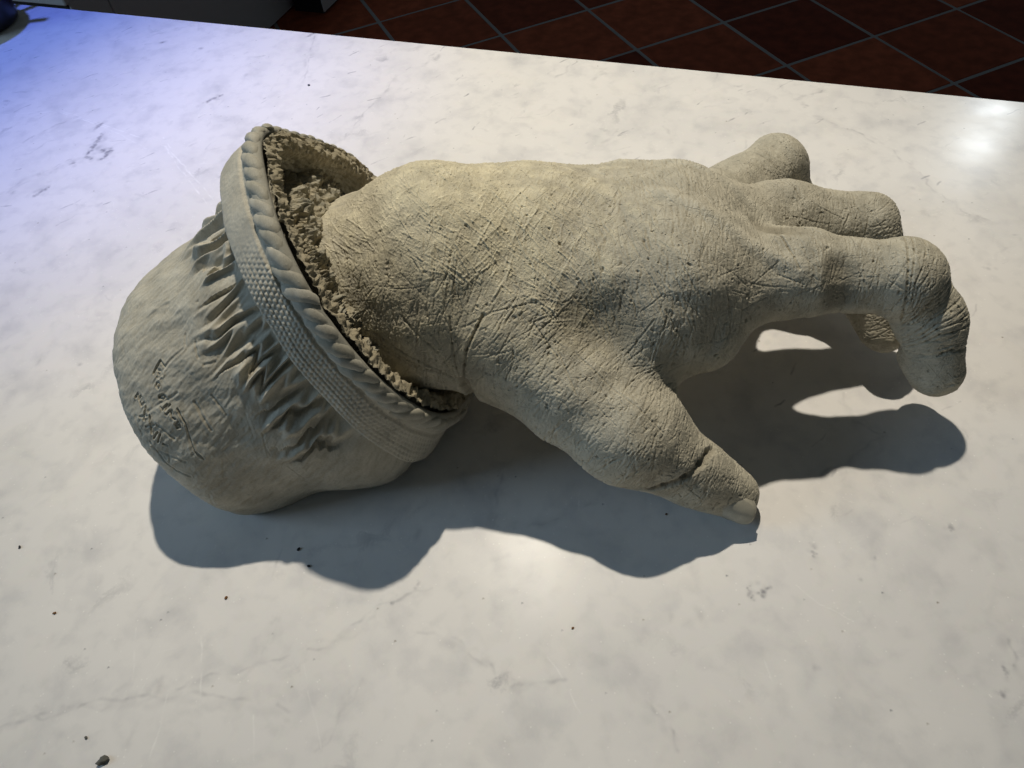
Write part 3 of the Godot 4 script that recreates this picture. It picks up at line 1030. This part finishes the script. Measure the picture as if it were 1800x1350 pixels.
func row_at(d: float) -> Array:
	var i := 0
	while i < PROF.size() - 2 and d >= PROF[i + 1][0]:
		i += 1
	var im := maxi(i - 1, 0)
	var ip := mini(i + 2, PROF.size() - 1)
	var h: float = PROF[i + 1][0] - PROF[i][0]
	var t: float = (d - PROF[i][0]) / h
	var k1: float = h / (PROF[i + 1][0] - PROF[im][0])
	var k2: float = h / (PROF[ip][0] - PROF[i][0])
	var a := 2 * t * t * t - 3 * t * t + 1
	var b := t * t * t - 2 * t * t + t
	var c := -2 * t * t * t + 3 * t * t
	var e := t * t * t - t * t
	var r: float = a * PROF[i][1] + b * k1 * (PROF[i + 1][1] - PROF[im][1]) + c * PROF[i + 1][1] + e * k2 * (PROF[ip][1] - PROF[i][1])
	var o: Vector3 = a * PROF[i][2] + b * k1 * (PROF[i + 1][2] - PROF[im][2]) + c * PROF[i + 1][2] + e * k2 * (PROF[ip][2] - PROF[i][2])
	return [maxf(r, 0.0), o]

func sleeve_point(th: float, d: float, row: Array, lift := 0.0) -> Vector3:
	var r: float = row[0]
	var k := exp(-(d / 0.05) * (d / 0.05))
	r *= 1.0 + k * (-0.095 * hump(th - 5.20, 0.42) + 0.060 * hump(th - 5.87, 0.26))
	var q := (d - 0.056) / 0.034
	r += 0.033 * hump(th - 2.0, 0.62) * exp(-q * q)
	q = (d - 0.12) / 0.04
	r += 0.003 * hump(th - 1.309, 0.5) * exp(-q * q)
	r += lift
	return RIM - ax_n * d + row[1] + ax_a * (cos(th) * r) + ax_b * (sin(th) * r)

func ring_grid(nt: int, nd: int) -> PackedInt32Array:
	var idx := PackedInt32Array()
	idx.resize(nt * (nd - 1) * 6)
	var w := 0
	for k in nd - 1:
		for i in nt:
			var j := (i + 1) % nt
			idx[w] = k * nt + i; idx[w + 1] = (k + 1) * nt + i; idx[w + 2] = (k + 1) * nt + j
			idx[w + 3] = k * nt + i; idx[w + 4] = (k + 1) * nt + j; idx[w + 5] = k * nt + j
			w += 6
	return idx

# marks cut into the sleeve: points are (angle in degrees, distance behind the rim in millimetres)
func sleeve_marks() -> Array:
	var cut := [
		[Vector2(18.8, 112.7), Vector2(20.0, 118.4), Vector2(20.8, 120.9)], [Vector2(18.8, 112.7), Vector2(21.6, 111.5)], [Vector2(20.0, 118.4), Vector2(21.6, 115.3), Vector2(23.6, 114.9)],
		[Vector2(22.0, 117.5), Vector2(23.2, 115.9), Vector2(23.4, 118.1), Vector2(22.8, 119.4)],
		[Vector2(24.4, 121.2), Vector2(24.8, 119.4), Vector2(26.0, 119.7), Vector2(26.4, 121.6), Vector2(25.2, 122.5), Vector2(24.4, 121.2)],
		[Vector2(28.8, 123.8), Vector2(29.2, 121.2), Vector2(30.4, 119.7), Vector2(30.4, 122.2), Vector2(29.2, 124.4), Vector2(28.8, 123.8)],
		[Vector2(32.0, 126.3), Vector2(33.2, 126.0), Vector2(32.8, 121.6), Vector2(34.0, 124.4), Vector2(33.6, 120.0)],
		[Vector2(35.2, 125.6), Vector2(35.6, 125.0), Vector2(35.2, 121.6), Vector2(36.8, 122.8), Vector2(35.6, 120.6)], [Vector2(37.6, 123.1), Vector2(38.8, 121.6)],
		[Vector2(40.0, 121.2), Vector2(40.0, 123.8), Vector2(41.6, 124.4), Vector2(42.0, 122.5), Vector2(41.2, 121.6), Vector2(40.8, 122.8)],
		[Vector2(36.4, 117.2), Vector2(38.8, 117.8), Vector2(42.0, 117.8), Vector2(47.2, 122.2), Vector2(51.6, 124.7), Vector2(55.6, 123.1)],
		[Vector2(28.4, 136.7), Vector2(31.6, 143.3)], [Vector2(29.6, 145.2), Vector2(31.2, 138.9)], [Vector2(32.0, 137.0), Vector2(37.2, 143.3)], [Vector2(34.0, 144.5), Vector2(35.6, 137.3)],
		[Vector2(38.4, 138.5), Vector2(39.2, 144.2)], [Vector2(39.6, 137.6), Vector2(41.2, 143.0)], [Vector2(42.8, 140.4), Vector2(44.4, 138.2)],
		[Vector2(22.8, 141.7), Vector2(22.4, 138.2), Vector2(24.4, 140.1), Vector2(24.0, 136.7)], [Vector2(25.2, 139.8), Vector2(26.8, 140.1), Vector2(26.8, 136.3)]]
	var o := []
	for c in cut:
		o.append([c, 0.0008, 0.0009])
	for c in [[Vector2(36.0, 135.4), Vector2(39.2, 133.2), Vector2(44.0, 131.0)], [Vector2(24.0, 124.7), Vector2(22.4, 114.9), Vector2(20.8, 104.9), Vector2(20.4, 96.4)], [Vector2(30.4, 136.3), Vector2(31.2, 122.5), Vector2(32.0, 111.8)],
			[Vector2(39.2, 149.2), Vector2(47.2, 149.2), Vector2(53.6, 147.0), Vector2(58.4, 141.1)], [Vector2(41.6, 150.8), Vector2(47.6, 142.3), Vector2(52.8, 135.1)], [Vector2(16.0, 92.0), Vector2(19.2, 93.9)],
			[Vector2(21.2, 87.6), Vector2(26.0, 89.5)], [Vector2(29.6, 88.5), Vector2(31.2, 82.5)], [Vector2(38.0, 105.8), Vector2(43.6, 106.8), Vector2(49.2, 107.1)], [Vector2(39.6, 94.5), Vector2(45.2, 94.2), Vector2(48.0, 94.2)]]:
		o.append([c, 0.0011, 0.0005])
	for k in 170:
		var p := Vector2(rng.randf_range(-50, 130), rng.randf_range(82, 165))
		var a := rng.randfn(0.9, 0.5)
		var l := rng.randf_range(4, 24)
		o.append([[p, p + Vector2(cos(a) * l * 0.45, sin(a) * l * 0.7)], rng.randf_range(0.0007, 0.0014), rng.randf_range(-0.0001, 0.0003)])
	return o

func stand(m: Node3D) -> void:
	m.position = RIM_AT
	m.scale = Vector3.ONE * SLEEVE_SIZE

func build_sleeve(parent: Node) -> void:
	var nt := 1100
	var nd := 330
	var d0 := 0.030
	var d1 := 0.189
	# rasterise the marks into a height grid of the sleeve's own (angle, distance) sheet
	var cut := PackedFloat32Array()
	cut.resize(nt * nd)
	var mt := 0.1 * TAU / nt
	var md := (d1 - d0) / (nd - 1)
	for s in sleeve_marks():
		for i in s[0].size() - 1:
			var a := Vector2(deg_to_rad(s[0][i].x) * 0.096, s[0][i].y * 0.001)
			var b := Vector2(deg_to_rad(s[0][i + 1].x) * 0.096, s[0][i + 1].y * 0.001)
			var w: float = s[1]
			for x in range(int((minf(a.x, b.x) - w * 2) / (mt * 0.96)), int((maxf(a.x, b.x) + w * 2) / (mt * 0.96)) + 1):
				for y in range(int((minf(a.y, b.y) - w * 2 - d0) / md), int((maxf(a.y, b.y) + w * 2 - d0) / md) + 1):
					if y < 0 or y >= nd:
						continue
					var q := Vector2(x * mt * 0.96, d0 + y * md)
					var r := q.distance_to(Geometry2D.get_closest_point_to_segment(q, a, b)) / w
					var g := y * nt + posmod(x, nt)
					if r < 1.0:
						cut[g] = minf(cut[g], -s[2] * (1 - r * r) * (1 - r * r)) if s[2] > 0 else cut[g] - s[2] * (1 - r * r)
					elif r < 2.0 and s[2] > 0 and cut[g] >= 0.0:
						cut[g] = maxf(cut[g], s[2] * 1.4 * (r - 1) * (2 - r))
	var big := noise(61, 20.0, 2)
	var flat := noise(62, 1.0, 2)
	var warp := noise(63, 1.0, 2)
	var fine := noise(64, 300.0, 3)
	var smear := noise(65, 1.0, 2)
	var facet := noise(66, 26.0, 1, FastNoiseLite.TYPE_CELLULAR)
	facet.cellular_return_type = FastNoiseLite.RETURN_DISTANCE
	var folds := 46
	var fold_len := PackedFloat32Array()
	var fold_up := PackedFloat32Array()
	var fold_mid := PackedFloat32Array()
	for k in folds:
		fold_len.append(rng.randf_range(0.55, 1.25))
		fold_up.append(rng.randf_range(0.45, 1.1))
		fold_mid.append(rng.randf_range(0.35, 0.65))
	var v := PackedVector3Array()
	v.resize(nt * nd)
	var col := PackedColorArray()
	col.resize(nt * nd)
	var base := Color(0.52, 0.488, 0.412)
	var pale := Color(0.585, 0.555, 0.475)
	var dk := Color(0.425, 0.388, 0.31)
	for k in nd:
		var d := d0 + (d1 - d0) * k / (nd - 1.0)
		var row := row_at(d)
		for i in nt:
			var th := TAU * i / nt
			var p := sleeve_point(th, d, row)
			# gathers fan out behind the band and die away over the bag
			var env := (1.0 - smoothstep(1.0, 1.22, absf(wrapf(th, -PI, PI) - 0.36))) * smoothstep(0.030, 0.040, d) * (1.0 - smoothstep(0.060, 0.098, d))
			var h := 0.0
			if env > 0.0:
				var u := th / TAU * folds + warp.get_noise_2d(cos(th) * 6.0 + d * 18.0, sin(th) * 6.0) * 0.65 + (d - 0.04) * 26.0
				var id := posmod(int(floor(u)), folds)
				var f: float = u - floor(u)
				var ln := fold_len[id]
				var x := (d - 0.036) / (0.058 * ln)
				var crest := exp(-pow((f - fold_mid[id]) / 0.24, 2.0)) * fold_up[id]
				crest *= 1.0 - smoothstep(0.75, 1.1, x)
				var hollow := (1.0 - smoothstep(0.25, 1.0, x)) 
				h = -0.0080 * env * hollow + 0.0072 * crest * env * smoothstep(-0.15, 0.25, x)
			var bag := smoothstep(0.05, 0.09, d)
			var fc := facet.get_noise_3dv(p + Vector3(0.02, 0, 0) * big.get_noise_3dv(p))
			var sm := smear.get_noise_2d(th * 5.5 + d * 30.0, d * 20.0 - th * 1.2)
			var sm2 := flat.get_noise_2d(th * 22.0 - d * 50.0, d * 55.0 + th * 6.0)
			h += big.get_noise_3dv(p) * 0.0020 + bag * fc * 0.0013 + (sm * 0.00050 + sm2 * 0.00022) * (0.4 + bag) + fine.get_noise_3dv(p) * 0.0002
			var cc := cut[k * nt + i]
			h += cc
			p = sleeve_point(th, d, row, h)
			if p.y < GROUND:
				p.y = GROUND
			v[k * nt + i] = p
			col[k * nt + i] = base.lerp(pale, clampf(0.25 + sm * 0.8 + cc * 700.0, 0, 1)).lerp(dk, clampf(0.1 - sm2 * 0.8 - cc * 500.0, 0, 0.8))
	var m := clay(0.035, 0.72, 4.0)
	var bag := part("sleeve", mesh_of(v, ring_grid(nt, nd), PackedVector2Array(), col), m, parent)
	stand(bag)
	bag.set_meta("label", "smooth grey clay sleeve gathered in folds, with letters scratched into it")
	# knitted band
	nt = 1300
	nd = 64
	v = PackedVector3Array()
	col = PackedColorArray()
	v.resize(nt * nd)
	col.resize(nt * nd)
	var stitches := 190
	for k in nd:
		var t := float(k) / (nd - 1)
		var lift := 0.0026
		var d := 0.002 + 0.034 * t
		if t < 0.06:
			lift = lerpf(-0.004, 0.0026, sqrt(t / 0.06))
		elif t > 0.90:
			lift = lerpf(0.0026, -0.011, pow((t - 0.90) / 0.10, 2.0))
			d = 0.0326 + 0.0012 * sin((t - 0.9) / 0.10 * PI * 0.5)
		for i in nt:
			var th := TAU * i / nt
			var rowk := t * 12.0
			var on := smoothstep(0.26, 0.34, t) * (1.0 - smoothstep(0.88, 0.93, t))
			var worn := smoothstep(0.12, 0.55, wrapf(th, -PI, PI)) * (1.0 - smoothstep(1.75, 2.2, absf(wrapf(th, -PI, PI))))
			var ss := sin(PI * (th / TAU * stitches + 0.5 * fmod(floor(rowk), 2.0)))
			var rr := sin(PI * (rowk - floor(rowk)))
			var knit := sqrt(absf(ss) * rr)
			var dd := d + 0.0012 * warp.get_noise_2d(cos(th) * 1.5, sin(th) * 1.5) * 2.0
			var p := sleeve_point(th, dd, row_at(dd), 0.0)
			var lf := lift + 0.0016 * big.get_noise_3dv(p) + fine.get_noise_3dv(p) * 0.00025 + (knit - 0.5) * 0.0011 * on * worn - 0.0014 * exp(-pow((t - 0.30) / 0.035, 2.0))
			p = sleeve_point(th, dd, row_at(dd), lf)
			if p.y < GROUND:
				p.y = GROUND
			v[k * nt + i] = p
			col[k * nt + i] = base.lerp(pale, 0.35 + 0.3 * (knit - 0.5) * on * worn)
	var band := part("knitted_band", mesh_of(v, ring_grid(nt, nd), PackedVector2Array(), col), clay(0.03, 0.6, 5.0), parent)
	stand(band)
	band.set_meta("label", "clay band round the cuff pressed with a knitted texture")
	# twisted trim: every twist is a piece of its own
	var trim := part("twisted_trim", core_ring(), clay(0.03, 0.7, 5.0, false), parent)
	stand(trim)
	(trim.material_override as StandardMaterial3D).albedo_color = Color(0.40, 0.385, 0.33).linear_to_srgb()
	trim.set_meta("label", "rope-like twisted clay trim along the cuff's edge")
	var tw_m := []
	for k in 4:
		var tm := clay(0.03, 0.62, 5.0, false)
		tm.albedo_color = Color(0.46, 0.44, 0.38).lerp(Color(0.41, 0.39, 0.325), k / 3.0).linear_to_srgb()
		tw_m.append(tm)
	var shapes := []
	for k in 5:
		shapes.append(twist_shape(k))
	var nturn := 62
	for k in nturn:
		var th := TAU * (k + rng.randf_range(-0.16, 0.16)) / nturn
		var d := 0.0045
		var row := row_at(d)
		var p := sleeve_point(th, d, row, 0.0032)
		var tan_ := (sleeve_point(th + 0.01, d, row) - sleeve_point(th - 0.01, d, row)).normalized()
		var out := (p - RIM).normalized()
		out = (out - tan_ * out.dot(tan_)).normalized()
		var nz := tan_.cross(out).normalized()
		if nz.dot(ax_n) < 0:
			nz = -nz
		var slant := 0.55 + rng.randfn(0, 0.08)
		var x := tan_ * cos(slant) + nz * sin(slant)
		var y := (out + nz * 0.25).normalized()
		y = (y - x * y.dot(x)).normalized()
		var t := part("twist", shapes[rng.randi() % 5], tw_m[rng.randi() % 4], trim)
		var s := rng.randf_range(0.9, 1.12)
		t.transform = Transform3D(Basis(x * s, y * rng.randf_range(0.9, 1.1), x.cross(y) * rng.randf_range(0.9, 1.1)), p)
	build_lining(parent)

func core_ring() -> ArrayMesh:
	var nt := 240
	var ns := 10
	var v := PackedVector3Array()
	var row := row_at(0.004)
	for k in ns:
		var a := TAU * k / ns
		for i in nt:
			var th := TAU * i / nt
			v.append(sleeve_point(th, 0.004 + 0.0058 * sin(a), row, 0.001 + 0.0042 * cos(a)))
	var idx := PackedInt32Array()
	for k in ns:
		for i in nt:
			var j := (i + 1) % nt
			var k2 := (k + 1) % ns
			idx.append_array([k * nt + i, k2 * nt + i, k2 * nt + j, k * nt + i, k2 * nt + j, k * nt + j])
	return mesh_of(v, idx)

func twist_shape(sd: int) -> ArrayMesh:
	var n := noise(200 + sd, 120.0, 2)
	var v := PackedVector3Array()
	var idx := PackedInt32Array()
	var nl := 14
	var ns := 12
	for k in nl + 1:
		var u := float(k) / nl * 2.0 - 1.0
		var r := pow(maxf(0.0, 1.0 - absf(u) ** 2.4), 0.62)
		for i in ns:
			var a := TAU * i / ns
			var p := Vector3(u * 0.0122, cos(a) * 0.0032 * r - 0.0022 * u * u, sin(a) * 0.0042 * r + 0.0018 * u * u * u)
			v.append(p + Vector3(0, 0.0007, 0.0007) * n.get_noise_3dv(p + Vector3(sd, 0, 0)))
	for k in nl:
		for i in ns:
			var j := (i + 1) % ns
			idx.append_array([k * ns + i, (k + 1) * ns + j, k * ns + j, k * ns + i, (k + 1) * ns + i, (k + 1) * ns + j])
	return mesh_of(v, idx)

func build_lining(parent: Node) -> void:
	var crumb := noise(81, 190.0, 4)
	crumb.fractal_gain = 0.6
	var lump := noise(82, 60.0, 3)
	var warp2 := noise(83, 1.0, 3)
	var brown := Color(0.40, 0.35, 0.25)
	var grey := Color(0.40, 0.385, 0.32)
	# inner wall, from the crumbly lip inwards
	var nt := 760
	var nd := 90
	var v := PackedVector3Array()
	var col := PackedColorArray()
	v.resize(nt * nd)
	col.resize(nt * nd)
	for k in nd:
		var t := float(k) / (nd - 1)
		var d := -0.004 + 0.064 * maxf(0.0, t - 0.16) / 0.84
		var lift := -0.0005 - 0.0130 * smoothstep(0.0, 0.24, t) - 0.013 * smoothstep(0.3, 1.0, t)
		var edge := exp(-pow((t - 0.12) / 0.14, 2.0))
		var row := row_at(maxf(0.0, minf(d, 0.03)))
		for i in nt:
			var th := TAU * i / nt
			var p := sleeve_point(th, d, row, lift)
			var c := crumb.get_noise_3dv(p)
			var l := lump.get_noise_3dv(p)
			p += (RIM - ax_n * d - p).normalized() * (c * 0.0018 + l * 0.003) * (0.25 + edge) + (RIM - ax_n * d - p).normalized() * warp2.get_noise_2d(th * 7.0, d * 260.0) * 0.0016 * (1.0 - edge) + ax_n * edge * (0.0045 * c + 0.002 * l)
			v[(nd - 1 - k) * nt + i] = p
			col[(nd - 1 - k) * nt + i] = grey.lerp(brown, clampf(0.15 + edge * 0.75 + c * 0.6, 0, 1))
	stand(part("cuff_lining", mesh_of(v, ring_grid(nt, nd), PackedVector2Array(), col), clay(0.12, 0.9, 6.0), parent))
	# crumbly clay packed between the wrist and the cuff
	nd = 120
	v = PackedVector3Array()
	col = PackedColorArray()
	v.resize(nt * nd)
	col.resize(nt * nd)
	var mid := RIM + Vector3(-0.002, 0.004, 0.003)
	for k in nd:
		var t := float(k) / (nd - 1)
		for i in nt:
			var th := TAU * i / nt
			var r := lerpf(0.040, 0.096, t)
			var up_hollow := hump(th - 5.95, 0.75)
			var low_hollow := hump(th - 1.75, 0.45)
			var d := 0.004 + 0.030 * up_hollow * smoothstep(0.35, 0.95, t) + 0.020 * low_hollow * smoothstep(0.2, 0.9, t) + 0.030 * hump(th - 3.6, 1.1)
			d += 0.002 * smoothstep(0.80, 0.92, t)
			r -= 0.45 * maxf(0.0, d - 0.010) * smoothstep(0.3, 0.9, t)
			var pl := mid + ax_a * cos(th) * r + ax_b * sin(th) * r - ax_n * d
			var c := crumb.get_noise_3dv(pl)
			var l := lump.get_noise_3dv(pl)
			var rib := 1.0 - absf(warp2.get_noise_2d(th * 34.0, r * 46.0)) * 2.2
			var torn := warp2.get_noise_2d(th * 90.0 + 40.0, r * 130.0)
			d -= c * 0.0022 + l * 0.0085 + (rib * 0.0036 + torn * 0.0022) * smoothstep(0.25, 0.5, t)
			v[k * nt + i] = mid + ax_a * cos(th) * r + ax_b * sin(th) * r - ax_n * d
			col[k * nt + i] = brown.lerp(grey, clampf(0.35 + l * 0.9 - c * 0.5, 0, 1)) * (1.0 + 0.25 * c)
	stand(part("clay_filling", mesh_of(v, ring_grid(nt, nd), PackedVector2Array(), col), clay(0.14, 0.92, 7.0), parent))

func build_sculpture() -> void:
	var a := (Vector3.UP - ax_n * ax_n.y).normalized()
	var b := ax_n.cross(a)
	ax_a = a * cos(0.2364) + b * sin(0.2364)
	ax_b = b * cos(0.2364) - a * sin(0.2364)
	var t := thing("clay_hand_sculpture", "large grey clay sculpture of a hand reaching out of a gathered sleeve", "sculpture")
	build_hand(t)
	build_sleeve(t)

# ---------------------------------------------------------------- small things on the table
func build_pot() -> void:
	var t := thing("utensil_pot", "dark round pot of kitchen utensils at the far left corner of the marble", "pot", Vector3(-0.968, 0, -0.432))
	part("pot", lathe([[0.0, 0.0], [0.050, 0.0], [0.056, 0.004], [0.060, 0.06], [0.064, 0.115], [0.066, 0.120], [0.062, 0.122], [0.058, 0.115], [0.053, 0.012], [0.0, 0.010]], 48), mat(Color(0.012, 0.014, 0.022), 0.35), t)
	var wood := mat(Color(0.22, 0.15, 0.08), 0.7)
	for e in [[Vector3(0.02, 0.012, 0.03), Vector3(-0.012, 0.2, -0.107)], [Vector3(-0.01, 0.012, 0.034), Vector3(0.028, 0.2, -0.103)], [Vector3(-0.03, 0.012, 0.02), Vector3(0.060, 0.2, -0.053)]]:
		part("utensil_handle", rod(e[0], e[1], 0.004, 0.0055), wood, t)

func build_crumbs() -> void:
	var dark_c := mat(Color(0.10, 0.10, 0.085), 0.9)
	var rust := mat(Color(0.16, 0.075, 0.025), 0.9)
	var black := mat(Color(0.03, 0.03, 0.032), 0.9)
	for c in [
		[Vector2(-0.1400, 0.3363), 0.0026, dark_c, "largest dark grey crumb at the bottom left corner of the marble"],
		[Vector2(-0.1589, 0.3291), 0.0009, dark_c, "small dark crumb just above the largest crumb at bottom left"],
		[Vector2(-0.2928, 0.2372), 0.0010, black, "dark crumb at the left edge, below the sleeve's end"],
		[Vector2(-0.2331, 0.2703), 0.0009, rust, "tiny rust brown crumb on the marble left of the sleeve's shadow"],
		[Vector2(0.1014, 0.1778), 0.0008, rust, "tiny rust brown crumb on lit marble under the thumb's shadow"],
		[Vector2(0.1403, 0.0816), 0.0008, rust, "rust brown crumb in the shadow beside the thumb"],
		[Vector2(-0.0952, 0.1800), 0.0009, black, "black speck in the sleeve's shadow, upper of two"],
		[Vector2(-0.0821, 0.1890), 0.0010, black, "black crumb in the sleeve's shadow, lower of two"],
		[Vector2(-0.3924, -0.3803), 0.0014, black, "single black crumb on bare marble near the far edge"],
		[Vector2(-0.1250, 0.2260), 0.0009, rust, "tiny rust brown crumb just below the sleeve's shadow"]]:
		var n := noise(rng.randi() % 999, 350.0, 2)
		var v := PackedVector3Array()
		var idx := PackedInt32Array()
		var s: float = c[1]
		for k in 7:
			for i in 9:
				var a := TAU * i / 9
				var e := PI * k / 6
				var p := Vector3(sin(e) * cos(a), -cos(e) * 0.55 + 0.5, sin(e) * sin(a) * 1.4) * s
				v.append(p * (1.0 + 0.5 * n.get_noise_3dv(p * 1.0 + Vector3(s, 0, 0)) * (1.0 if k > 0 and k < 6 else 0.0)))
		for k in 6:
			for i in 9:
				var j := (i + 1) % 9
				idx.append_array([k * 9 + i, k * 9 + j, (k + 1) * 9 + j, k * 9 + i, (k + 1) * 9 + j, (k + 1) * 9 + i])
		var o := part(numbered("crumb"), mesh_of(v, idx), c[2], self)
		o.position = Vector3(c[0].x, 0.0, c[0].y)
		o.rotation.y = rng.randf() * TAU
		tag(o, c[3], "crumb", "crumbs on the marble")
